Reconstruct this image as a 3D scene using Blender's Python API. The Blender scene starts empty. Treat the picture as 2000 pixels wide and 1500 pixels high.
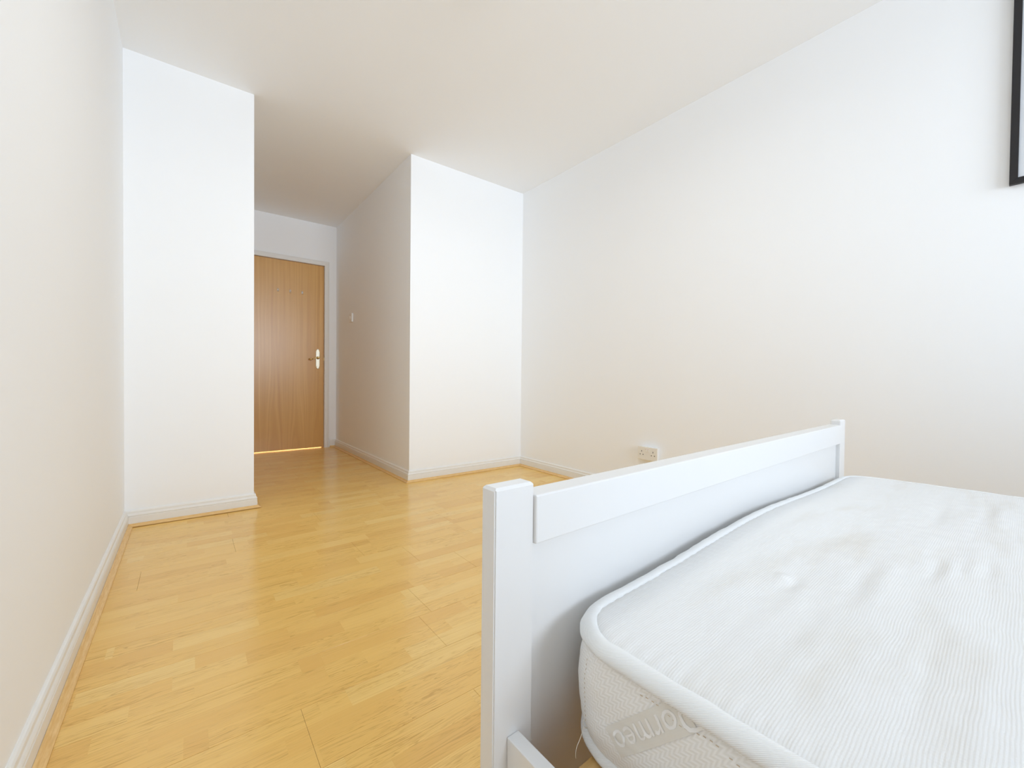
import bpy, bmesh, math, random
from mathutils import Vector, Matrix, noise
random.seed(7)
C = bpy.context.scene.collection
PI = math.pi

# ------------------------------------------------------------------ camera
F_PX, YAW, PITCH, ROLL, CAM_H = 819.26, 0.6579, 0.0149, -0.00993, 0.787
fw = Vector((math.sin(YAW)*math.cos(PITCH), math.cos(YAW)*math.cos(PITCH), -math.sin(PITCH)))
rt = Vector((math.cos(YAW), -math.sin(YAW), 0))
dn = fw.cross(rt)
if dn.z > 0: dn = -dn
r2 = rt*math.cos(ROLL)+dn*math.sin(ROLL)
d2 = dn*math.cos(ROLL)-rt*math.sin(ROLL)
cam_data = bpy.data.cameras.new('camera')
cam = bpy.data.objects.new('camera', cam_data); C.objects.link(cam)
M = Matrix((r2, -d2, -fw)).transposed().to_4x4()
M.translation = Vector((0, 0, CAM_H)); cam.matrix_world = M
cam_data.sensor_width = 36; cam_data.lens = F_PX/2000*36; cam_data.clip_start = .01
bpy.context.scene.camera = cam
vs = bpy.context.scene.view_settings
vs.view_transform = 'Standard'; vs.look = 'None'; vs.gamma = 1; vs.use_curve_mapping = False
vs.exposure = 0.0
cy = bpy.context.scene.cycles          # a white room needs its many diffuse bounces
cy.max_bounces = 12; cy.diffuse_bounces = 9; cy.glossy_bounces = 3; cy.transmission_bounces = 6; cy.sample_clamp_indirect = 6

# ------------------------------------------------------------------ room dimensions
XL, X1, X2, XR = -0.2585, 0.3103, 1.3084, 2.3773
YF, YF2, YD, YB, H = 2.9061, 2.9410, 4.9062, -2.45, 2.4343
WIN = (0.35, 2.05, 0.80, 2.20)          # back window: x0 x1 z0 z1

# ------------------------------------------------------------------ world and lights
w = bpy.data.worlds.new('sky'); bpy.context.scene.world = w; w.use_nodes = True
w.cycles.sampling_method = 'NONE'
nt = w.node_tree; nt.nodes.clear()
sky = nt.nodes.new('ShaderNodeTexSky'); sky.sky_type = 'NISHITA'; sky.sun_disc = False
sky.sun_elevation = math.radians(40); sky.sun_rotation = math.radians(60)
bg = nt.nodes.new('ShaderNodeBackground'); bg.inputs[1].default_value = 0.25
wo = nt.nodes.new('ShaderNodeOutputWorld')
nt.links.new(sky.outputs[0], bg.inputs[0]); nt.links.new(bg.outputs[0], wo.inputs[0])

def area(name, loc, target, sx, sy, power, col, spread=180):
    l = bpy.data.lights.new(name, 'AREA'); l.shape = 'RECTANGLE'; l.size = sx; l.size_y = sy
    l.energy = power; l.color = col; l.spread = math.radians(spread)
    o = bpy.data.objects.new(name, l); C.objects.link(o); o.location = loc
    o.rotation_euler = (Vector(target)-Vector(loc)).to_track_quat('-Z', 'Y').to_euler()
    return o
wx, wz = (WIN[0]+WIN[1])/2, (WIN[2]+WIN[3])/2
area('window_daylight', (wx, YB-.16, wz), (wx, 0, wz), WIN[1]-WIN[0], WIN[3]-WIN[2], 38.5, (.885, 1.0, 1.14), 96)
fl = area('fill_lamp_light', (.95, 1.1, H-.078), (.95, 1.1, 0), .30, .30, 4.8, (.98, 1.0, .98), 170); fl.data.shape = 'DISK'  # added fill light overhead, unseen, lifts the floor and left wall
ll = bpy.data.lights.new('landing_light', 'POINT'); ll.energy = 60; ll.color = (1, .80, .50); ll.shadow_soft_size = .06
lo = bpy.data.objects.new('landing_light', ll); C.objects.link(lo); lo.location = (.8, YD+.75, 1.9)

# ------------------------------------------------------------------ material helpers
def mat(name, col, rough=.5, metal=0, spec=.5, coat=0):
    m = bpy.data.materials.new(name); m.use_nodes = True
    b = m.node_tree.nodes['Principled BSDF']
    b.inputs['Base Color'].default_value = (*col, 1); b.inputs['Roughness'].default_value = rough
    b.inputs['Metallic'].default_value = metal; b.inputs['Specular IOR Level'].default_value = spec
    b.inputs['Coat Weight'].default_value = coat
    return m
class N:
    """small node-building helper"""
    def __init__(s, m): s.m = m; s.t = m.node_tree; s.b = s.t.nodes['Principled BSDF']
    def n(s, t, **k):
        x = s.t.nodes.new(t)
        for a, v in k.items(): setattr(x, a, v)
        return x
    def l(s, a, b): s.t.links.new(a, b)
    def v(s, x, sock):
        if isinstance(x, (int, float)): sock.default_value = x
        elif isinstance(x, tuple): sock.default_value = x
        else: s.l(x, sock)
    def math(s, op, a, b=0.0, c=None):
        x = s.n('ShaderNodeMath', operation=op); s.v(a, x.inputs[0]); s.v(b, x.inputs[1])
        if c is not None: s.v(c, x.inputs[2])
        return x.outputs[0]
    def noise(s, vec, scale, detail=2, rough=.5, dist=0, dims='3D'):
        x = s.n('ShaderNodeTexNoise', noise_dimensions=dims); s.l(vec, x.inputs['Vector'])
        x.inputs['Scale'].default_value = scale; x.inputs['Detail'].default_value = detail
        x.inputs['Roughness'].default_value = rough; x.inputs['Distortion'].default_value = dist
        return x.outputs[0]
    def ramp(s, f, stops):
        x = s.n('ShaderNodeValToRGB'); s.l(f, x.inputs[0]); e = x.color_ramp.elements
        while len(e) < len(stops): e.new(.5)
        for q, (p, c) in zip(e, stops): q.position = p; q.color = (*c, 1)
        return x.outputs[0]
    def mix(s, f, a, b, mode='MIX'):
        x = s.n('ShaderNodeMix', data_type='RGBA', blend_type=mode)
        s.v(f, x.inputs[0]); s.v(a, x.inputs[6]); s.v(b, x.inputs[7]); return x.outputs[2]
    def comb(s, x, y, z):
        c = s.n('ShaderNodeCombineXYZ'); s.v(x, c.inputs[0]); s.v(y, c.inputs[1]); s.v(z, c.inputs[2]); return c.outputs[0]
    def bump(s, h, dist, strength=1.0):
        x = s.n('ShaderNodeBump'); x.inputs['Distance'].default_value = dist; x.inputs['Strength'].default_value = strength
        s.l(h, x.inputs['Height']); s.l(x.outputs[0], s.b.inputs['Normal'])
    def pos(s, kind='Position'):
        if kind == 'Position': o = s.n('ShaderNodeNewGeometry').outputs['Position']
        else: o = s.n('ShaderNodeTexCoord').outputs['Object']
        x = s.n('ShaderNodeSeparateXYZ'); s.l(o, x.inputs[0]); return o, x.outputs[0], x.outputs[1], x.outputs[2]

# matt wall emulsion
def paint(name, col, rough, amp, scale=420):
    m = mat(name, col, rough, spec=.3); k = N(m); p, x, y, z = k.pos()
    a = k.noise(p, scale, 3, .6); b = k.noise(p, 6, 2)
    k.bump(k.math('ADD', a, k.math('MULTIPLY', b, .6)), amp, .5); return m
def emulsion(name, col, rough):
    # flat emulsion: a barely visible roller mottling, no relief (kept cheap for the many bounces)
    m = mat(name, col, rough, spec=.25); k = N(m); p, x, y, z = k.pos()
    a = k.noise(p, 3, 1); lo_ = tuple(c*.992 for c in col)
    k.l(k.mix(a, (*lo_, 1), (*col, 1)), k.b.inputs['Base Color']); return m
M_WALL = emulsion('wall_paint', (.942, .957, .973), .7)
M_CEIL = emulsion('ceiling_paint', (.945, .959, .973), .9)
M_TRIM = paint('trim_gloss_paint', (.86, .85, .82), .32, .0002, 60)
M_BED = paint('bed_lacquer', (.80, .795, .785), .30, .0001, 90)
M_PLASTIC = mat('white_plastic', (.84, .82, .77), .3)
M_PLASTIC_W = mat('bright_white_plastic', (.88, .88, .87), .3)
M_DARK = mat('dark_recess', (.02, .018, .015), .8)
M_SUB = mat('board_core', (.30, .16, .05), .8)
M_RED = mat('red_mark', (.5, .05, .05), .4)
M_BRASS = mat('polished_brass', (.72, .55, .24), .22, 1)
M_BRASS_L = mat('pale_lacquered_brass', (.80, .76, .62), .33, .75)
M_CHROME = mat('satin_chrome', (.86, .85, .84), .28, .85)
M_BLACK = paint('black_frame', (.022, .020, .021), .45, .0002, 200)
M_MAT = mat('picture_mount', (.80, .83, .87), .7)
M_PRINT = mat('picture_print', (.62, .72, .80), .6)

# laminate floor: three strips per board, blocks of varying tone
M_FLOOR = mat('laminate_floor', (.8, .5, .2), .2, spec=.5); k = N(M_FLOOR); p, x, y, z = k.pos()
SW = .19/3; Y0 = 1.075
yr = k.math('DIVIDE', k.math('SUBTRACT', y, Y0), SW)
row = k.math('FLOOR', yr)
wn = k.n('ShaderNodeTexWhiteNoise', noise_dimensions='1D'); k.l(k.math('MULTIPLY', row, 1.37), wn.inputs['W'])
xo = k.math('ADD', x, k.math('MULTIPLY', wn.outputs['Value'], 3.1))
bl = k.math('DIVIDE', xo, .46)
cell = k.math('FLOOR', bl)
# vary the joint inside every cell so that the blocks are not all of one length
wj = k.n('ShaderNodeTexWhiteNoise', noise_dimensions='2D'); k.l(k.comb(cell, row, 0), wj.inputs['Vector'])
fr = k.math('SUBTRACT', bl, cell)
cell2 = k.math('ADD', k.math('MULTIPLY', cell, 2), k.math('GREATER_THAN', fr, k.math('ADD', k.math('MULTIPLY', wj.outputs['Value'], .85), .35)))
wc = k.n('ShaderNodeTexWhiteNoise', noise_dimensions='2D'); k.l(k.comb(cell2, row, 0), wc.inputs['Vector'])
tone = wc.outputs['Value']
sh = k.math('MULTIPLY', tone, 37.0)
gv = k.comb(k.math('ADD', k.math('MULTIPLY', x, 1.15), sh), k.math('ADD', k.math('MULTIPLY', y, 22), k.math('MULTIPLY', sh, 2.3)), 0)
g1 = k.noise(gv, 2.2, 4, .55, .9)
gv2 = k.comb(k.math('ADD', k.math('MULTIPLY', x, 1.7), sh), k.math('MULTIPLY', y, 170), sh)
g2 = k.noise(gv2, 2.0, 2, .6)
# cathedral figure: thin dark contour lines
rings = k.math('SINE', k.math('MULTIPLY', g1, 62))
line = k.math('POWER', k.math('ADD', k.math('MULTIPLY', rings, .5), .5), 7)
g3 = k.noise(k.comb(k.math('ADD', k.math('MULTIPLY', x, 2.2), sh), k.math('MULTIPLY', y, 9), sh), 1.5, 1)
amt = k.math('MULTIPLY', line, k.math('MULTIPLY', k.math('SUBTRACT', g3, .36), 2.4))
amt = k.math('MAXIMUM', amt, 0.0)
base = k.ramp(tone, [(0, (.830, .485, .128)), (.3, (.895, .560, .160)), (.65, (.915, .590, .175)), (1, (.940, .665, .240))])
c1 = k.mix(k.math('MULTIPLY', k.math('SUBTRACT', g2, .30), 1.1), base, (.76, .455, .115, 1))
c2 = k.mix(k.math('MINIMUM', k.math('MULTIPLY', amt, 1.25), .8), c1, (.60, .32, .065, 1))
c3 = k.mix(k.math('MULTIPLY', g1, .25), c2, (.93, .68, .27, 1))
k.l(c3, k.b.inputs['Base Color'])
rr = k.math('ADD', k.math('MULTIPLY', k.noise(p, 9, 3), .07), .17); k.l(rr, k.b.inputs['Roughness'])
k.bump(k.math('ADD', g2, k.math('MULTIPLY', line, -.3)), .00025, .35)

# beading (oak-print scotia)
M_BEAD = mat('beading_wood', (.72, .43, .17), .38); k = N(M_BEAD); p, x, y, z = k.pos()
g = k.noise(k.comb(k.math('MULTIPLY', x, 14), k.math('MULTIPLY', y, 14), k.math('MULTIPLY', z, 260)), 2, 3)
k.l(k.ramp(g, [(.3, (.76, .47, .17)), (.7, (.88, .60, .27))]), k.b.inputs['Base Color'])

# door veneer: vertical quarter figure that fans out towards the foot
M_DOOR = mat('door_veneer', (.5, .28, .1), .30, spec=.6); k = N(M_DOOR); p, x, y, z = k.pos()
low = k.math('MAXIMUM', k.math('SUBTRACT', 1.0, k.math('DIVIDE', z, 1.05)), 0.0)
low = k.math('MULTIPLY', low, low)
fan = k.math('SINE', k.math('MULTIPLY', k.math('ADD', x, .03), 2*PI/.21))
wob = k.noise(k.comb(k.math('MULTIPLY', x, 3), 0.0, k.math('MULTIPLY', z, .8)), 1.6, 2)
xx = k.math('ADD', x, k.math('ADD', k.math('MULTIPLY', fan, k.math('MULTIPLY', low, .045)), k.math('MULTIPLY', wob, .035)))
st = k.noise(k.comb(k.math('MULTIPLY', xx, 26), 0.0, k.math('MULTIPLY', z, .35)), 1.5, 3, .6)
fine = k.noise(k.comb(k.math('MULTIPLY', x, 420), 0.0, k.math('MULTIPLY', z, 16)), 1.2, 3, .7)
cc = k.ramp(st, [(.30, (.610, .315, .085)), (.5, (.680, .380, .110)), (.70, (.760, .455, .150))])
cc = k.mix(k.math('MULTIPLY', k.math('SUBTRACT', fine, .3), .55), cc, (.52, .28, .08, 1))
k.l(cc, k.b.inputs['Base Color']); k.bump(fine, .0002, .3)

# slats
M_SLAT = mat('slat_pine', (.62, .40, .15), .5); k = N(M_SLAT); p, x, y, z = k.pos('o')
g = k.noise(k.comb(k.math('MULTIPLY', x, 6), k.math('MULTIPLY', y, 60), k.math('MULTIPLY', z, 60)), 2, 3)
k.l(k.ramp(g, [(.3, (.52, .31, .10)), (.7, (.68, .44, .18))]), k.b.inputs['Base Color'])

# mattress top: fine knitted ribs along the width, faint wear stains
M_TOP = mat('mattress_knit', (.82, .82, .81), .95, spec=.15); k = N(M_TOP); p, x, y, z = k.pos('o')
jit = k.noise(k.comb(k.math('MULTIPLY', x, 9), k.math('MULTIPLY', y, 9), 0.0), 1.5, 2)
rib = k.math('SINE', k.math('MULTIPLY', k.math('ADD', y, k.math('MULTIPLY', jit, .006)), 2*PI/.0030))
cross = k.math('SINE', k.math('MULTIPLY', x, 2*PI/.0042))
fz = k.noise(p, 900, 2)
k.bump(k.math('ADD', k.math('ADD', rib, k.math('MULTIPLY', cross, .45)), k.math('MULTIPLY', fz, 1.2)), .0003, .38)
s1 = k.noise(k.comb(k.math('MULTIPLY', x, 2.4), k.math('MULTIPLY', y, 9), 3.3), 1.7, 3, .55)
s2 = k.noise(p, 14, 3)
col = k.mix(k.math('MULTIPLY', k.math('MAXIMUM', k.math('SUBTRACT', s1, .53), 0.0), 2.0), (.815, .812, .80, 1), (.70, .66, .59, 1))
col = k.mix(k.math('MULTIPLY', s2, .10), col, (.72, .69, .65, 1))
col = k.mix(k.math('MULTIPLY', k.math('ADD', k.math('MULTIPLY', rib, .5), .5), .05), col, (.67, .66, .64, 1))
k.l(col, k.b.inputs['Base Color'])

# mattress side: woven zigzag running on the slant (object Y, Z of the mattress)
M_SIDE = mat('mattress_zigzag', (.8, .79, .76), .9, spec=.15); k = N(M_SIDE); p, x, y, z = k.pos('o')
q = k.math('MULTIPLY', k.math('SUBTRACT', z, k.math('ADD', y, x)), .7071)     # along the slant
r = k.math('MULTIPLY', k.math('ADD', z, k.math('ADD', y, x)), .7071)          # across it
tri = k.math('PINGPONG', r, .0042)
zz = k.math('SINE', k.math('MULTIPLY', k.math('ADD', q, k.math('MULTIPLY', tri, 1.35)), 2*PI/.0068))
zz = k.math('ADD', k.math('MULTIPLY', zz, .5), .5)
fz = k.noise(p, 800, 2)
col = k.mix(k.math('MULTIPLY', zz, .75), (.90, .89, .87, 1), (.80, .785, .745, 1))
k.l(col, k.b.inputs['Base Color'])
k.bump(k.math('ADD', k.math('MULTIPLY', zz, -1.0), k.math('MULTIPLY', fz, .5)), .0005, .5)

# piping tape: herringbone weave
M_TAPE = mat('mattress_tape', (.87, .87, .86), .9, spec=.15); k = N(M_TAPE); p, x, y, z = k.pos('o')
t1 = k.math('SINE', k.math('MULTIPLY', k.math('ADD', k.math('ADD', x, y), k.math('MULTIPLY', z, 1.4)), 2*PI/.0026))
k.bump(k.math('ADD', t1, k.noise(p, 600, 2)), .0003, .5)
M_LABEL = mat('label_band', (.70, .665, .60), .9, spec=.1); k = N(M_LABEL); p, x, y, z = k.pos('o')
lr = k.math('SINE', k.math('MULTIPLY', k.math('ADD', z, k.math('MULTIPLY', y, .75)), 2*PI/.0013))
k.l(k.mix(k.math('ADD', k.math('MULTIPLY', lr, .2), .3), (.80, .775, .72, 1), (.72, .69, .62, 1)), k.b.inputs['Base Color'])
M_LETTER = mat('label_lettering', (.88, .87, .85), .9, spec=.1)
M_THREAD = mat('cotton_thread', (.80, .76, .68), .9)
M_STITCH = mat('tan_stitch', (.62, .50, .36), .9)
M_GLASS = mat('window_glass', (1, 1, 1), .02); k = N(M_GLASS)
tr = k.n('ShaderNodeBsdfTransparent'); gl = k.n('ShaderNodeBsdfGlossy'); gl.inputs['Roughness'].default_value = .02
lw = k.n('ShaderNodeLayerWeight'); lw.inputs[0].default_value = .5; mx = k.n('ShaderNodeMixShader')
k.l(k.math('ADD', k.math('MULTIPLY', k.math('POWER', lw.outputs['Facing'], 4), .45), .035), mx.inputs[0]); k.l(tr.outputs[0], mx.inputs[1]); k.l(gl.outputs[0], mx.inputs[2])
k.l(mx.outputs[0], k.t.nodes['Material Output'].inputs['Surface'])
M_FILL_SHADE = mat('fill_lamp_opal', (.9, .88, .84), .4); k = N(M_FILL_SHADE)
k.b.inputs['Emission Color'].default_value = (1, .88, .72, 1); k.b.inputs['Emission Strength'].default_value = 2.0  # glow of the added ceiling fill lamp

# ------------------------------------------------------------------ mesh helpers
def link(name, me, m, parent=None, smooth=False):
    o = bpy.data.objects.new(name, me); C.objects.link(o)
    if m: me.materials.append(m)
    if parent: o.parent = parent
    if smooth:
        for f in me.polygons: f.use_smooth = True
    return o
def obj(name, bm, m, parent=None, smooth=False, **props):
    me = bpy.data.meshes.new(name); bmesh.ops.recalc_face_normals(bm, faces=bm.faces); bm.to_mesh(me); bm.free()
    o = link(name, me, m, parent, smooth)
    for a, v in props.items(): o[a] = v
    return o
def box(bm, x0, x1, y0, y1, z0, z1, bev=0, seg=2):
    r = bmesh.ops.create_cube(bm, size=1)
    vs_ = r['verts']
    for v in vs_:
        v.co = Vector((x0+(v.co.x+.5)*(x1-x0), y0+(v.co.y+.5)*(y1-y0), z0+(v.co.z+.5)*(z1-z0)))
    if bev:
        es = list({e for v in vs_ for e in v.link_edges})
        bmesh.ops.bevel(bm, geom=es, offset=bev, segments=seg, affect='EDGES', profile=.5)
def bx(name, x0, x1, y0, y1, z0, z1, m, parent=None, bev=0, seg=2, **props):
    bm = bmesh.new(); box(bm, x0, x1, y0, y1, z0, z1, bev, seg); return obj(name, bm, m, parent, **props)
def prism(bm, pts, f0, f1):
    """extrude a 2-D outline between two mappings f0(p), f1(p)"""
    a = [bm.verts.new(f0(p)) for p in pts]; b = [bm.verts.new(f1(p)) for p in pts]
    n = len(pts); bm.faces.new(a); bm.faces.new(b[::-1])
    for i in range(n): bm.faces.new((a[i], b[i], b[(i+1) % n], a[(i+1) % n]))
def lathe(bm, prof, origin, axis, seg=24):
    """profile (radius, height) turned about an axis"""
    ax = Vector(axis).normalized(); u = ax.orthogonal().normalized(); v = ax.cross(u); o = Vector(origin); rings_ = []
    for r_, h in prof:
        if r_ < 1e-6: rings_.append([bm.verts.new(o+ax*h)])
        else: rings_.append([bm.verts.new(o+ax*h+u*r_*math.cos(2*PI*i/seg)+v*r_*math.sin(2*PI*i/seg)) for i in range(seg)])
    for a, b in zip(rings_, rings_[1:]):
        for i in range(seg):
            j = (i+1) % seg
            if len(a) == 1 and len(b) == 1: continue
            if len(a) == 1: bm.faces.new((a[0], b[i], b[j]))
            elif len(b) == 1: bm.faces.new((a[i], b[0], a[j]))
            else: bm.faces.new((a[i], b[i], b[j], a[j]))
def tube(bm, pts, rad, seg=8, closed=False):
    pts = [Vector(p) for p in pts]; n = len(pts); rings_ = []; prev = None
    for i, p_ in enumerate(pts):
        a = pts[(i-1) % n] if closed or i > 0 else p_; b = pts[(i+1) % n] if closed or i < n-1 else p_
        t = (b-a).normalized()
        u = (prev - t*prev.dot(t)).normalized() if prev else (t.cross(Vector((0, 0, 1))).normalized() if abs(t.z) < .95 else t.orthogonal().normalized())
        prev = u; v = t.cross(u); r_ = rad(i) if callable(rad) else rad
        rings_.append([bm.verts.new(p_+u*r_*math.cos(2*PI*k_/seg)+v*r_*math.sin(2*PI*k_/seg)) for k_ in range(seg)])
    m_ = n if closed else n-1
    for i in range(m_):
        a, b = rings_[i], rings_[(i+1) % n]
        for k_ in range(seg): bm.faces.new((a[k_], b[k_], b[(k_+1) % seg], a[(k_+1) % seg]))
    if not closed: bm.faces.new(rings_[0]); bm.faces.new(rings_[-1][::-1])
def thing(name, label, cat, loc=(0, 0, 0), rz=0, **props):
    o = bpy.data.objects.new(name, None); C.objects.link(o); o.location = loc; o.rotation_euler = (0, 0, rz)
    o['label'] = label; o['category'] = cat
    for a, v in props.items(): o[a] = v
    return o
def tag_s(o, label, cat):
    o['kind'] = 'structure'; o['label'] = label; o['category'] = cat; return o
def struct_empty(name, label, cat, loc=(0, 0, 0)):
    o = thing(name, label, cat, loc); o['kind'] = 'structure'; return o

# ------------------------------------------------------------------ walls, ceiling
T = .12
def wall(name, boxes, label):
    bm = bmesh.new()
    for b in boxes: box(bm, *b)
    return tag_s(obj(name, bm, M_WALL), label, 'wall')
wall('wall_left', [(XL-T, XL, YB, YF, 0, H)], 'long plain white wall down the left side of the room')
wall('wall_front_left', [(XL-T, X1, YF, YF+T, 0, H)], 'white end wall between the left wall and the passage to the door')
DY0, DY1 = 3.40, 4.162      # side door in the passage's left wall
wall('wall_hall_left', [(X1-T, X1, YF+T, DY0, 0, H), (X1-T, X1, DY1, YD, 0, H), (X1-T, X1, DY0, DY1, 1.985, H)], 'hidden left wall of the passage to the wooden door')
wall('wall_hall_right', [(X2, X2+T, YF2+T, YD, 0, H)], 'beige-shaded right wall of the passage with the light switch')
wall('wall_front_right', [(X2, XR+T, YF2, YF2+T, 0, H)], 'white end wall between the passage and the right wall')
wall('wall_right', [(XR, XR+T, YB, YF2, 0, H)], 'long plain white wall on the right with the double socket')
DX0, DX1, DH = .4175, 1.1825, 1.9835
wall('wall_hall_back', [(X1-T, DX0-.03, YD, YD+T, 0, H), (DX1+.03, X2+T, YD, YD+T, 0, H), (DX0-.03, DX1+.03, YD, YD+T, DH+.03, H)], 'white wall around and above the wooden door')
wall('wall_back', [(XL-T, WIN[0], YB-T, YB, 0, H), (WIN[1], XR+T, YB-T, YB, 0, H), (WIN[0], WIN[1], YB-T, YB, 0, WIN[2]), (WIN[0], WIN[1], YB-T, YB, WIN[3], H)], 'white window wall behind the head of the bed')
LY = YD+1.5
wall('wall_landing', [(-.6, 2.2, LY, LY+T, 0, H), (-.6-T, -.6, YD+T, LY+T, 0, H), (2.2, 2.2+T, YD+T, LY+T, 0, H), (-.6, X1-T, YD, YD+T, 0, H), (X2+T, 2.2, YD, YD+T, 0, H)], 'landing walls beyond the closed wooden door')
bm = bmesh.new(); box(bm, XL-T, XR+T, YB-T, YF2+T, H, H+.1); box(bm, X1-T, X2+T, YF2+T, YD, H, H+.1); box(bm, -.6-T, 2.2+T, YD, LY+T, H, H+.1)
tag_s(obj('ceiling', bm, M_CEIL), 'smooth white painted ceiling over the bedroom and passage', 'ceiling')

# ------------------------------------------------------------------ floor: slab with one object per laminate board
bm = bmesh.new(); box(bm, XL-T, XR+T, YB-T, YF2+T, -.1, -.008); box(bm, X1-T, X2+T, YF2+T, YD, -.1, -.008); box(bm, -.6-T, 2.2+T, YD, LY+T, -.1, -.008)
floor = tag_s(obj('floor', bm, M_SUB), 'golden maple-look laminate floor laid in long boards', 'floor')
def plank(x0, x1, y0, y1):
    g = .0003
    x0 += g; x1 -= g; y0 += g; y1 -= g; b = .0005
    if x1-x0 < .01 or y1-y0 < .008: return
    bm = bmesh.new(); zt, zb = 0, -.008
    o_ = [bm.verts.new((x, y, zb)) for x, y in ((x0, y0), (x1, y0), (x1, y1), (x0, y1))]
    m_ = [bm.verts.new((x, y, zt-b*.6)) for x, y in ((x0, y0), (x1, y0), (x1, y1), (x0, y1))]
    t_ = [bm.verts.new((x, y, zt)) for x, y in ((x0+b, y0+b), (x1-b, y0+b), (x1-b, y1-b), (x0+b, y1-b))]
    bm.faces.new(t_)
    for a, c in ((o_, m_), (m_, t_)):
        for i in range(4): bm.faces.new((a[i], a[(i+1) % 4], c[(i+1) % 4], c[i]))
    obj('plank', bm, M_FLOOR, floor)
BL = 1.285
joint = {0: .5990, 3: .783, 2: .9480, 4: .612, -1: .21}
yy = 1.075-.19*17; r_i = -17
while yy < LY:
    y0, y1 = yy, yy+.19
    off = joint.get(r_i, (r_i*.43+.2+random.uniform(-.1, .1)) % BL)
    if y0 < YF2:
        segs = [(max(y0, YB), min(y1, YF if False else YF2), XL, XR)]
        if y1 > YF2: segs.append((YF2, y1, X1-.0, X2))
    elif y0 < YD: segs = [(y0, min(y1, YD), X1, X2)] + ([(YD, y1, -.6, 2.2)] if y1 > YD else [])
    else: segs = [(y0, min(y1, LY), -.6, 2.2)]
    for (a, b, xa, xb) in segs:
        if b <= YB: continue
        x = off-BL*4
        while x < xb:
            if x+BL > xa: plank(max(x, xa), min(x+BL, xb), a, b)
            x += BL
    yy += .19; r_i += 1

# ------------------------------------------------------------------ skirting boards with oak beading
SK = [(0, 0), (.016, 0), (.016, .049), (.0155, .0505), (.0135, .0510), (.0135, .0530), (.0155, .0545), (.0160, .057), (.0152, .0600), (.0130, .0640), (.0105, .067), (.0098, .070), (.0103, .0735), (.0095, .0775), (.0065, .0815), (.003, .083), (0, .083)]
BD = [(.0165, 0.0008), (.034, 0.0008), (.034, .0035), (.031, .0065), (.0268, .0085), (.0228, .0125), (.0205, .0160), (.0165, .0165)]
def skirting(name, a, b, nrm, ea, eb, label, lift=0.0, bead=True):
    """runs from a to b along a wall face, nrm points into the room; ea/eb: +1 outer mitre, -1 inner mitre, 0 square"""
    a, b, nrm = Vector((*a, 0)), Vector((*b, 0)), Vector((*nrm, 0)); d = (b-a).normalized()
    def f(base, sgn, e): return lambda p_: base + nrm*p_[0] + d*(sgn*e*p_[0]) + Vector((0, 0, p_[1]))
    bm = bmesh.new(); prism(bm, SK, f(a, -1, ea), f(b, 1, eb))
    s = tag_s(obj(name, bm, M_TRIM), label, 'skirting board')
    if bead:
        bm = bmesh.new(); prism(bm, [(q_[0], max(q_[1], .0008+lift)) for q_ in BD], f(a, -1, ea), f(b, 1, eb)); obj('beading', bm, M_BEAD, s, label='light oak-coloured floor beading strip')
    return s
skirting('baseboard_left', (XL, YB), (XL, YF), (1, 0), -1, -1, 'white moulded skirting along the foot of the long left wall')
skirting('baseboard_front_left', (XL, YF), (X1, YF), (0, -1), -1, 1, 'white moulded skirting under the left end wall beside the passage', .0022)
skirting('baseboard_hall_left', (X1, YF), (X1, DY0-.05), (1, 0), 1, 0, 'short white skirting wrapping the corner into the passage')
skirting('baseboard_hall_left_far', (X1, DY1+.05), (X1, YD), (1, 0), 0, -1, 'hidden white skirting past the side door in the passage')
skirting('baseboard_hall_back', (DX1+.058, YD), (X2, YD), (0, -1), 0, -1, 'tiny white skirting piece right of the wooden door')
skirting('baseboard_hall_right', (X2, YD), (X2, YF2), (-1, 0), -1, 1, 'white moulded skirting along the right wall of the passage')
skirting('baseboard_front_right', (X2, YF2), (XR, YF2), (0, -1), 1, -1, 'white moulded skirting under the right end wall')
skirting('baseboard_right', (XR, YF2), (XR, YB), (-1, 0), -1, -1, 'white moulded skirting along the right wall behind the bed footboard')
skirting('baseboard_back', (XR, YB), (XL, YB), (0, 1), -1, -1, 'white moulded skirting under the window behind the bed')

# ------------------------------------------------------------------ doors
AR = [(0, 0), (.018, 0), (.018, .010), (.0165, .0115), (.0165, .0135), (.018, .015), (.018, .030), (.0165, .032), (.0155, .036), (.012, .040), (.0105, .043), (.008, .049), (0, .050)]
def architrave(parent, w0, w1, top, to_world, z0=0.0):
    """moulded architrave in three mitred lengths round an opening; to_world(across, depth, z)"""
    def prof(fa, fb, nm):
        bm = bmesh.new(); prism(bm, AR, fa, fb); obj(nm, bm, M_TRIM, parent)
    prof(lambda p_: to_world(w0-p_[1], p_[0], z0), lambda p_: to_world(w0-p_[1], p_[0], top+p_[1]), 'architrave')
    prof(lambda p_: to_world(w1+p_[1], p_[0], z0), lambda p_: to_world(w1+p_[1], p_[0], top+p_[1]), 'architrave')
    prof(lambda p_: to_world(w0-p_[1], p_[0], top+p_[1]), lambda p_: to_world(w1+p_[1], p_[0], top+p_[1]), 'architrave')
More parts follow.
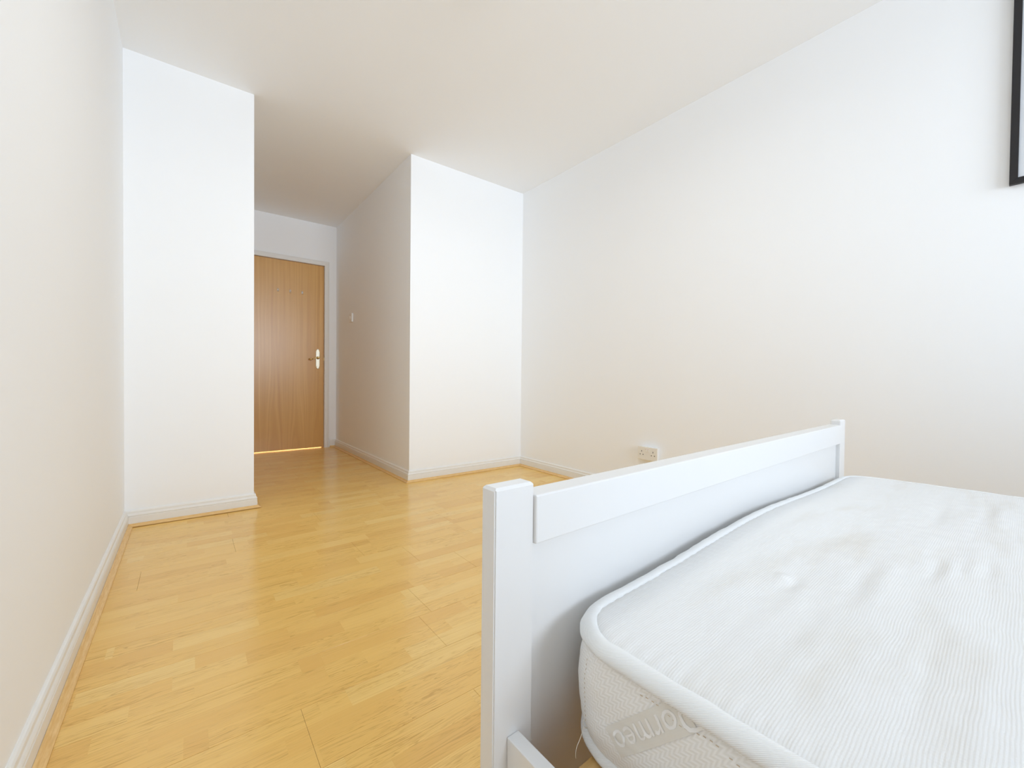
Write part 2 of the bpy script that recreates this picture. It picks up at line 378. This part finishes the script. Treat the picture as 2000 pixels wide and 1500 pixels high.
def lining(parent, w0, w1, top, tw):
    bm = bmesh.new()
    for (a0, a1, z0, z1) in ((w0-.030, w0-.003, 0, top+.030), (w1+.003, w1+.030, 0, top+.030), (w0-.003, w1+.003, top+.003, top+.030)):
        p0, p1 = tw(a0, 0, z0), tw(a1, -T, z1)
        box(bm, *sorted((p0.x, p1.x)), *sorted((p0.y, p1.y)), z0, z1)
    obj('door_lining', bm, M_TRIM, parent)
    bm = bmesh.new()          # stop bead behind the slab
    for (a0, a1, z0, z1) in ((w0-.003, w0+.012, 0, top+.003), (w1-.012, w1+.003, 0, top+.003), (w0+.012, w1-.012, top-.012, top+.003)):
        p0, p1 = tw(a0, -.043, z0), tw(a1, -.065, z1)
        box(bm, *sorted((p0.x, p1.x)), *sorted((p0.y, p1.y)), z0, z1)
    obj('door_stop', bm, M_TRIM, parent)
def handle(parent, tw, wc_, zc, side):
    """long shaped brass backplate with a scrolled lever; side: direction the lever points"""
    out = []
    hw, hh = .0205, .108
    for i in range(9):
        a = PI*i/8; out.append((hw*.80*math.cos(a), hh-.022+.022*math.sin(a)))
    out += [(-hw, hh-.024), (-hw, -(hh-.024))]
    for i in range(9):
        a = PI+PI*i/8; out.append((hw*.80*math.cos(a), -(hh-.022)+.022*math.sin(a)))
    out += [(hw, -(hh-.024)), (hw, hh-.024)]
    bm = bmesh.new()
    a = [bm.verts.new(tw(wc_+p_[0], .0001, zc-.012+p_[1])) for p_ in out]
    b = [bm.verts.new(tw(wc_+p_[0], .003, zc-.012+p_[1])) for p_ in out]
    c = [bm.verts.new(tw(wc_+p_[0]*.82, .006, zc-.012+p_[1]*.965)) for p_ in out]
    n_ = len(out); bm.faces.new(c)
    for u_, v_ in ((a, b), (b, c)):
        for i in range(n_): bm.faces.new((u_[i], u_[(i+1) % n_], v_[(i+1) % n_], v_[i]))
    pl = obj('door_handle_plate', bm, M_BRASS_L, parent, label='pale brass backplate')
    bm = bmesh.new()
    lathe(bm, [(.016, .0), (.016, .003), (.010, .006), (.0085, .022), (.0085, .045), (0, .047)], tw(wc_, .005, zc), tw(0, 1, 0)-tw(0, 0, 0), 20)
    pts = []; rad = []
    for i in range(22):
        t = i/21; pts.append(tw(wc_+side*(.012-t*.104), .043+.004*math.sin(t*PI), zc+.003-.017*t+.006*math.sin(t*PI*2)))
        rad.append(.0068+.0035*math.exp(-((t-.02)/.12)**2)-.0016*math.exp(-((t-.5)/.2)**2)+.0042*math.exp(-((t-.86)/.11)**2))
    tube(bm, pts, lambda i: rad[i], 10)
    obj('door_handle', bm, M_BRASS, pl, smooth=True, label='brass scroll lever')
    for sx in (-1, 1):
        for sz in (-1, 1):
            bm = bmesh.new(); lathe(bm, [(.0035, 0), (.0032, .001), (0, .0014)], tw(wc_+sx*.0125, .0055, zc-.012+sz*.083), tw(0, 1, 0)-tw(0, 0, 0), 10)
            obj('screw', bm, M_BRASS, pl)
def tw1(a, d, z): return Vector((a, YD-d, z))
door = struct_empty('door_1', 'closed oak-veneer flush door at the end of the passage', 'door', (.8, YD, 0))
class Par:     # children written in world coordinates below an Empty that is not at the origin
    pass
def reparent(o, p_):
    o.parent = p_; o.matrix_parent_inverse = p_.matrix_world.inverted()
base_ = len(bpy.data.objects)
def build_door(root, tw, w0, w1, top, hand_w, hand_side, hand_z):
    before = set(bpy.data.objects)
    p0, p1 = tw(w0, -.003, .0085), tw(w1, -.038, top)
    o = bx('door_leaf', *sorted((p0.x, p1.x)), *sorted((p0.y, p1.y)), .0085, top-.001, M_DOOR, None, .0012)
    lining(None, w0, w1, top, tw); architrave(None, w0-.004, w1+.004, top+.004, tw)
    handle(None, lambda a, d, z: tw(a, d-.003, z), hand_w, hand_z, hand_side)
    for o in set(bpy.data.objects)-before:
        if o.parent is None: o.parent = root; o.matrix_parent_inverse = Matrix.Translation(-root.location)
build_door(door, tw1, DX0, DX1-.003, DH, 1.118, 1, .982)
for hx, hz in ((.7352, 1.668), (.8487, 1.668), (.9634, 1.668)):
    bm = bmesh.new(); yq = YD+.003
    lathe(bm, [(.0095, 0), (.0095, .0015), (.008, .0035), (0, .0042)], (0, 0, 0), (0, -1, 0), 20)
    for v in bm.verts: v.co.z *= 2.0
    tube(bm, [(0, -.002, -.008), (0, -.014, -.014), (0, -.023, -.012), (0, -.027, -.004)], .0035, 8)
    lathe(bm, [(0, -.006), (.0045, -.004), (.006, 0), (.0045, .004), (0, .006)], (0, -.028, .001), (0, 0, 1), 12)
    bmesh.ops.translate(bm, verts=bm.verts, vec=(hx, yq, hz))
    o = obj('coat_hook', bm, M_CHROME, None, smooth=True, label='small oval chrome coat hook'); o.parent = door; o.matrix_parent_inverse = Matrix.Translation(-door.location)
# latch forend in the edge gap
o = bx('latch', DX1-.006, DX1+.0005, YD+.001, YD+.012, .955, .985, M_BRASS, None); o.parent = door; o.matrix_parent_inverse = Matrix.Translation(-door.location)
def tw2(a, d, z): return Vector((X1+d, a, z))
door2 = struct_empty('door_2', 'side door in the passage, only its brass lever tip showing past the wall edge', 'door', (X1, (DY0+DY1)/2, 0))
build_door(door2, tw2, DY0, DY1, 1.98, DY0+.058, -1, .955)

# ------------------------------------------------------------------ window behind the bed
win = struct_empty('window_1', 'white framed window behind the head of the bed', 'window', (wx, YB, WIN[2]))
def wchild(name, b, m, bev=0, parent=None, **p_):
    o = bx(name, *b, m, None, bev, **p_)
    o.parent = parent or win; o.matrix_parent_inverse = Matrix.Translation(-win.location); return o
x0, x1, z0, z1 = WIN
for b in ((x0, x0+.05), (x1-.05, x1), (wx-.03, wx+.03)): wchild('frame_stile', (*b, YB-.10, YB-.04, z0, z1), M_PLASTIC_W, .004)
for b in ((z0, z0+.05), (z1-.05, z1)):
    for c in ((x0+.05, wx-.03), (wx+.03, x1-.05)): wchild('frame_rail', (*c, YB-.10, YB-.04, *b), M_PLASTIC_W, .004)
for c in ((x0+.045, wx-.025), (wx+.025, x1-.045)): wchild('pane', (*c, YB-.073, YB-.069, z0+.045, z1-.045), M_GLASS)
wchild('window_sill', (x0-.05, x1+.05, YB-.04, YB+.08, z0-.022, z0), M_TRIM, .004)

# ------------------------------------------------------------------ bed (turned 1.6 degrees in the room)
TH = math.radians(1.6)
U = Vector((math.cos(TH), math.sin(TH), 0)); V = Vector((-math.sin(TH), math.cos(TH), 0))
SC, NC = 1.07, -.65
bed = thing('bed_frame', 'white wooden double bed frame with a low panelled footboard', 'bed', U*SC+V*NC, TH)
D = .3963
def bb(name, s0, s1, n0, n1, z0, z1, m=None, bev=.002, seg=2, parent=None, **p_):
    return bx(name, s0-SC, s1-SC, n0-NC, n1-NC, z0, z1, m or M_BED, parent or bed, bev, seg, **p_)
def post(s0, s1, n0, n1, h):
    bm = bmesh.new(); box(bm, s0-SC, s1-SC, n0-NC, n1-NC, 0, h)
    top = [e for e in bm.edges if all(v.co.z > h-1e-4 for v in e.verts)]
    bmesh.ops.bevel(bm, geom=top, offset=.0035, segments=1, affect='EDGES')
    ver = [e for e in bm.edges if abs(e.verts[0].co.z-e.verts[1].co.z) > .3]
    bmesh.ops.bevel(bm, geom=ver, offset=.0018, segments=2, affect='EDGES', clamp_overlap=True)
    return obj('post', bm, M_BED, bed)
SL0, SL1, SR0, SR1 = .3003, .3630, 1.7735, 1.8375
post(SL0, SL1, D, D+.0275, .6540); post(SR0, SR1, D, D+.0275, .6525)
fb = bb('footboard_panel', SL1-.004, SR0+.004, D+.0105, D+.0225, .15, .60, bev=.0005)
bb('top_rail', SL1-.0005, SR0+.0005, D-.0050, D+.0310, .5740, .6372, bev=.0022, parent=bed)
bb('bottom_rail', SL1, SR0, D+.002, D+.0265, .12, .20, bev=.002)
NB = D-2.10
post(SL0, SL1, NB, NB+.0275, 1.05); post(SR0, SR1, NB, NB+.0275, 1.05)
bb('headboard_panel', SL1-.004, SR0+.004, NB+.006, NB+.018, .25, .93, bev=.0005)
bb('top_rail', SL1, SR0, NB-.002, NB+.031, .93, 1.01)
bb('side_rail', .3216, .3398, NB+.0275, D-.0003, .205, .3440, bev=.0012)
bb('side_rail', 1.7990, 1.8172, NB+.0275, D-.0003, .205, .3440, bev=.0012)
bb('slat_ledge', .3400, .3640, NB+.03, D-.012, .285, .311, M_SLAT, .001)
bb('slat_ledge', 1.7745, 1.7985, NB+.03, D-.012, .285, .311, M_SLAT, .001)
bb('support_beam', 1.045, 1.095, NB+.028, D+.0015, .235, .309, M_SLAT, .001)
sm = None
for i in range(15):
    n1_ = .3255-i*.134
    if sm is None:
        sm = bb('slat', .3410, 1.7980, n1_-.07, n1_, .311, .3285, M_SLAT, .0012, 1)
    else:
        o = sm.copy(); C.objects.link(o); o.location.y = -i*.134

# ------------------------------------------------------------------ mattress
S0, S1, NE, NH, RC = .3975, 1.7900, .3775, -1.60, .080    # centre line of the piping
mat_root = thing('mattress', 'worn white double mattress lying on the bed frame', 'mattress', U*SC+V*NC+Vector((0, 0, .330)), TH)
def L(s, n, z): return Vector((s-SC, n-NC, z-.330))
def ztop(s, n):
    f = math.exp(-max(0, NE-n)/.45)
    return .4655 + .0215*math.exp(-((s-1.02)/.36)**2)*f + .004*(1-f) + .0035*math.exp(-((n-.05)/.3)**2)*math.exp(-((s-S1)/.2)**2)
def outline(off=0.0, ns=150):
    """closed list of (s, n, outward s, outward n) round the mattress, denser near the seen corner"""
    out = []
    def arc(cs, cn, a0, k_=20):
        for i in range(k_):
            a = a0+PI/2*i/(k_-1); out.append((cs+(RC+off)*math.cos(a), cn+(RC+off)*math.sin(a), math.cos(a), math.sin(a)))
    def lin(a, b, o, k_):
        for i in range(1, k_): t = i/k_; out.append((a[0]+(b[0]-a[0])*t, a[1]+(b[1]-a[1])*t, *o))
    arc(S1-RC, NH+RC, -PI/2); lin((S1+off, NH+RC), (S1+off, NE-RC), (1, 0), ns)
    arc(S1-RC, NE-RC, 0); lin((S1-RC, NE+off), (S0+RC, NE+off), (0, 1), ns)
    arc(S0+RC, NE-RC, PI/2); lin((S0-off, NE-RC), (S0-off, NH+RC), (-1, 0), ns)
    arc(S0+RC, NH+RC, PI); lin((S0+RC, NH-off), (S1-RC, NH-off), (0, -1), ns)
    return out
OL = outline()
def wob(s, n, k_, sc=9): return noise.noise(Vector((s*sc, n*sc, k_)))
# half-width of the bulge of the side walls over the height t in 0..1
ZB = .3345
def bulge(t): return -.004 + .0135*math.sin(PI*min(1, max(0, t)))**.55
def side_pt(s, n, os_, on_, t, extra=0.0):
    zt_ = ztop(s, n)-.004
    b = bulge(t)+.0022*wob(s+t*.3, n, 5.1, 11)+.0012*wob(s, n+t, 2.7, 30)+extra
    if s < S0+RC and n > NE-RC: b += .001
    return L(s+os_*b, n+on_*b, ZB+(zt_-ZB)*t)
bm = bmesh.new(); KT = 22; cols = []
for (s, n, a, b) in OL: cols.append([bm.verts.new(side_pt(s, n, a, b, j/(KT-1))) for j in range(KT)])
nO = len(OL)
for i in range(nO):
    c0, c1 = cols[i], cols[(i+1) % nO]
    for j in range(KT-1): bm.faces.new((c0[j], c1[j], c1[j+1], c0[j+1]))
bm.faces.new([c[0] for c in cols][::-1])
obj('side_panel', bm, M_SIDE, mat_root, smooth=True, label='cream zigzag-knit side border')
# piping: a rounded tape round the top and round the bottom edge
def piping(zf, off, r_out, r_z, k_):
    bm = bmesh.new(); rings_ = []; seg = 12
    for (s, n, a, b) in OL:
        w_ = .0012*wob(s, n, k_, 26)+.0008*wob(s, n, k_+3, 60)
        zc = zf(s, n)+.0012*wob(s, n, k_+7, 18)
        rr_ = 1+.10*wob(s, n, k_+5, 40)
        ring = []
        for q_ in range(seg):
            an = 2*PI*q_/seg; dr = math.cos(an)*r_out*rr_; dz = math.sin(an)*r_z*rr_
            # tilt the tape outwards and down
            ring.append(bm.verts.new(L(s+a*(off+w_+dr*.86+dz*.42), n+b*(off+w_+dr*.86+dz*.42), zc+dz*.90-dr*.48)))
        rings_.append(ring)
    for i in range(nO):
        A, B = rings_[i], rings_[(i+1) % nO]
        for q_ in range(seg): bm.faces.new((A[q_], B[q_], B[(q_+1) % seg], A[(q_+1) % seg]))
    return obj('piping', bm, M_TAPE, mat_root, smooth=True)
piping(lambda s, n: ztop(s, n)-.0025, -.0015, .0125, .0070, 1.3)
piping(lambda s, n: ZB+.0035, -.001, .0100, .0055, 8.8)
# top panel: fine grid in a rounded rectangle, pulled down under the piping, with creases
def crease(s, n):
    h = 0.0
    e = min(s-S0, S1-s, NE-n)
    env = min(1, max(0, (e-.02)/.10))
    h += .0030*noise.noise(Vector((s*2.6, n*11, .7)))*env
    h += .0016*noise.noise(Vector((s*7, n*26, 4.2)))*env
    h += .0007*noise.noise(Vector((s*30, n*60, 9.0)))*env
    for (cs, cn, ls, ln, am) in DENTS:
        h += am*math.exp(-((s-cs)/ls)**2-((n-cn)/ln)**2)
    # short gathers where the fabric is sewn under the tape
    if e < .07: h += .0007*math.sin((s if NE-n < s-S0 else n)*330+2*noise.noise(Vector((s*20, n*20, 1))))*math.exp(-((e-.018)/.022)**2)
    return h
DENTS = [(.735, .232, .012, .009, .0042), (.722, .215, .030, .010, -.0030), (.690, .200, .06, .012, .0020), (.66, .170, .09, .014, -.0016),
         (.80, .150, .10, .012, -.0026), (.82, .128, .10, .012, .0022), (.95, .085, .05, .008, -.0030), (.97, .070, .05, .008, .0026),
         (1.02, .030, .06, .008, -.0028), (1.0, .048, .05, .008, .0022), (.80, -.055, .45, .018, -.0062), (.85, -.092, .5, .016, .0046),
         (1.35, .12, .10, .012, -.0028), (1.50, .05, .09, .010, -.0026), (1.45, .03, .12, .010, .0020), (1.28, -.02, .10, .012, -.0030), (.62, .06, .12, .01, -.0018), (.55, .02, .12, .01, .0016)]
ins = .0065
ns_ = [NE-ins-(1-math.cos(PI/2*i/24))*RC for i in range(25)]
y_ = ns_[-1]
while y_ > -.55: y_ -= .0045; ns_.append(y_)
while y_ > NH+RC: y_ = max(NH+RC, y_-.03); ns_.append(y_)
ns_ += [NH+RC-(RC-ins)*math.sin(PI/2*i/10) for i in range(1, 11)]
NU = 260; bm = bmesh.new(); rows = []
for n in ns_:
    dd = max(0, n-(NE-RC), (NH+RC)-n)
    hw = (S1-S0)/2-RC+math.sqrt(max(0, (RC-ins)**2-min(dd, RC-ins)**2))
    mid = (S0+S1)/2; row_ = []
    for i in range(NU+1):
        u_ = -1+2*i/NU; u_ = math.copysign(abs(u_)**.93, u_); s = mid+hw*u_
        e = max(0, hw-abs(s-mid)); e2 = max(0, (NE-ins)-n)
        edge = math.exp(-min(e, e2 if n > 0 else 9)/.006)
        z_ = ztop(s, n)+.0042+.004*(1-math.exp(-min(e, e2)/.05))-.0075*edge+crease(s, n)
        row_.append(bm.verts.new(L(s, n, z_)))
    rows.append(row_)
for A, B in zip(rows, rows[1:]):
    for i in range(NU): bm.faces.new((A[i], B[i], B[i+1], A[i+1]))
obj('top_panel', bm, M_TOP, mat_root, smooth=True, label='ribbed white knitted mattress top with creases')
# woven band with lettering on the slanted fabric of the near side
def side_map(n, z, lift):
    zt_ = ztop(S0, n)-.004; t = (z-ZB)/(zt_-ZB)
    return side_pt(S0, min(n, NE-RC), -1, 0, t, lift) + Vector((0, 0, 0)) if n <= NE-RC else side_pt(S0, NE-RC, -1, 0, t, lift)+Vector((0, n-(NE-RC), 0))
BO = (.2880, .3760); EA = Vector((-.715, .70)); EB = Vector((-.70, -.715))      # origin, along, across (n, z)
def band_pt(a, b, lift):
    n = BO[0]+EA.x*a+EB.x*b; z = BO[1]+EA.y*a+EB.y*b
    return side_map(n, z, lift)
bm = bmesh.new(); G = [[bm.verts.new(band_pt(.118*i/30, -.0150+.030*j/8, .0006)) for j in range(9)] for i in range(31)]
for i in range(30):
    for j in range(8): bm.faces.new((G[i][j], G[i+1][j], G[i+1][j+1], G[i][j+1]))
band = obj('label_band', bm, M_LABEL, mat_root, smooth=True, label='beige woven name band on the mattress side')
cu = bpy.data.curves.new('lettering', 'FONT'); cu.body = 'Dormeo'; cu.size = .0350; cu.resolution_u = 3; cu.offset = .00012; cu.space_character = 1.02
to = bpy.data.objects.new('lettering_source', cu); C.objects.link(to)
dg = bpy.context.evaluated_depsgraph_get(); me = bpy.data.meshes.new_from_object(to.evaluated_get(dg))
bpy.data.objects.remove(to)
bm = bmesh.new(); bm.from_mesh(me); bmesh.ops.triangulate(bm, faces=bm.faces)
bmesh.ops.subdivide_edges(bm, edges=[e for e in bm.edges if e.calc_length() > .004], cuts=2)
xw = max(v.co.x for v in bm.verts)
for v in bm.verts:      # read from the upper right end down to the lower left, turned over
    v.co = band_pt(.006+(xw-v.co.x), v.co.y-.0090, .0011)
obj('lettering', bm, M_LETTER, band, label='pale woven letters')
# tan seam stitches below the tape and down the corner
bm = bmesh.new()
for i in range(26):
    n = .262-i*.0062+random.uniform(-.0008, .0008); zt_ = ztop(S0, n)-.004; t = .86+.02*math.sin(i*.6)
    p0 = side_pt(S0, n, -1, 0, t, .0005); p1 = side_pt(S0, n-.0028, -1, 0, t, .0005)
    if i % 5: tube(bm, [p0, p1], .0004, 5)
for i in range(14):
    t = .84-i*.045; n = .318-.0012*i*0; a = PI*.86
    s = S0+RC+RC*math.cos(a); n = NE-RC+RC*math.sin(a)
    p0 = side_pt(s, n, math.cos(a), math.sin(a), t, .0004); p1 = side_pt(s, n, math.cos(a), math.sin(a), t-.018, .0004)
    tube(bm, [p0, p1], .0003, 5)
o = obj('stitching', bm, M_STITCH, mat_root); o['kind'] = 'stuff'
TP = [(.3935, .369), (.3925, .3655), (.3935, .3600), (.3975, .3560), (.4000, .3546), (.3962, .3580), (.3925, .3572), (.3878, .3495), (.3830, .3440), (.3803, .3400), (.3790, .3330), (.3797, .3285)]
bm = bmesh.new()
tp = [Vector((a-SC, .335-NC, b-.33)) for a, b in TP]
fine_ = []
for i in range(len(tp)-1):
    p0, p1, p2, p3 = tp[max(0, i-1)], tp[i], tp[i+1], tp[min(len(tp)-1, i+2)]
    for q_ in range(5):
        t = q_/5; fine_.append(.5*((2*p1)+(p2-p0)*t+(2*p0-5*p1+4*p2-p3)*t*t+(3*p1-p0-3*p2+p3)*t**3))
tube(bm, fine_+[tp[-1]], .00042, 5)
obj('loose_thread', bm, M_THREAD, mat_root, smooth=True, label='loose cotton thread hanging from the corner')

# ------------------------------------------------------------------ double socket on the right wall
sx_, sy_, sz_ = XR, 1.598, .306
so = thing('wall_socket', 'white double plug socket on the right wall above the footboard', 'socket', (sx_, sy_, sz_))
bx('back_box', -.0275, -.0002, -.066, .066, -.038, .038, M_PLASTIC_W, so, .003)
fp = bx('faceplate', -.036, -.0270, -.0725, .0725, -.0425, .0425, M_PLASTIC, so, .0025)
for q_ in (-1, 1):
    for (dy, dz, hw, hh) in ((.0, .013, .0020, .0048), (-.011, -.0085, .0032, .0026), (.011, -.0085, .0032, .0026)):
        bx('pin_slot', -.0363, -.034, q_*.042+dy*1.0-hw, q_*.042+dy+hw, dz-hh, dz+hh, M_DARK, fp)
    r_ = bx('rocker_switch', -.0385, -.0355, q_*.0085-.005, q_*.0085+.005, .010, .030, M_PLASTIC, fp, .0012)
    bx('red_indicator', -.0387, -.0380, q_*.0085-.003, q_*.0085+.003, .0272, .0288, M_RED, fp)
    bm = bmesh.new(); lathe(bm, [(.0035, 0), (.0032, .0012), (0, .0016)], (-.0358, q_*.0620, 0), (-1, 0, 0), 12); obj('screw', bm, M_CHROME, fp)

# ------------------------------------------------------------------ light switch in the passage
sw = thing('light_switch', 'small white light switch on the right wall of the passage', 'switch', (X2, 4.345, 1.374))
bx('back_box', -.010, -.0002, -.043, .043, -.043, .043, M_PLASTIC_W, sw, .002)
sp_ = bx('faceplate', -.0165, -.0098, -.0445, .0445, -.0445, .0445, M_PLASTIC_W, sw, .0022)
bm = bmesh.new(); prism(bm, [(-.0160, -.013), (-.0185, -.013), (-.0225, .013), (-.0160, .013)], lambda p_: Vector((p_[0], -.007, p_[1])), lambda p_: Vector((p_[0], .007, p_[1])))
obj('rocker_switch', bm, M_PLASTIC_W, sp_)

# ------------------------------------------------------------------ picture on the right wall
PY1, PZ0, PW, PH, FWd = .1145, 1.5040, .52, .72, .0205
pic = thing('picture_frame', 'black framed picture cut off by the top right of the photo', 'picture', (XR, PY1-PW/2, PZ0))
bm = bmesh.new()
o0 = [(-PW/2, 0), (PW/2, 0), (PW/2, PH), (-PW/2, PH)]; i0 = [(-PW/2+FWd, FWd), (PW/2-FWd, FWd), (PW/2-FWd, PH-FWd), (-PW/2+FWd, PH-FWd)]
for i in range(4):
    j = (i+1) % 4; bm2 = bmesh.new()
    quad = [o0[i], o0[j], i0[j], i0[i]]
    prism(bm2, quad, lambda p_: Vector((-.0005, p_[0], p_[1])), lambda p_: Vector((-.0200, p_[0], p_[1])))
    es = [e for e in bm2.edges if all(abs(v.co.x+.02) < 1e-5 for v in e.verts)]
    bmesh.ops.bevel(bm2, geom=es, offset=.0008, segments=1, affect='EDGES')
    obj('frame_side', bm2, M_BLACK, pic)
bm.free()
bx('mount', -.0130, -.0110, -PW/2+.012, PW/2-.012, .012, PH-.012, M_MAT, pic)
bx('print', -.0134, -.0129, -PW/2+.085, PW/2-.085, .10, PH-.10, M_PRINT, pic)
bx('glazing', -.0165, -.0150, -PW/2+.012, PW/2-.012, .012, PH-.012, M_GLASS, pic)

# ------------------------------------------------------------------ added fill lamp on the ceiling, unseen above the frame
lamp = thing('fill_lamp', 'added unseen fill lamp, a round opal disc under the ceiling', 'lamp', (.95, 1.1, H))
bm = bmesh.new(); lathe(bm, [(0, -.0002), (.175, -.0002), (.175, -.022), (.168, -.028), (0, -.028)], (0, 0, 0), (0, 0, 1), 40); obj('fill_lamp_base', bm, M_PLASTIC_W, lamp)
bm = bmesh.new(); lathe(bm, [(.158, -.0275), (.158, -.052), (.150, -.064), (.135, -.070), (0, -.071)], (0, 0, 0), (0, 0, 1), 40)
obj('fill_lamp_shade', bm, M_FILL_SHADE, lamp, smooth=True)
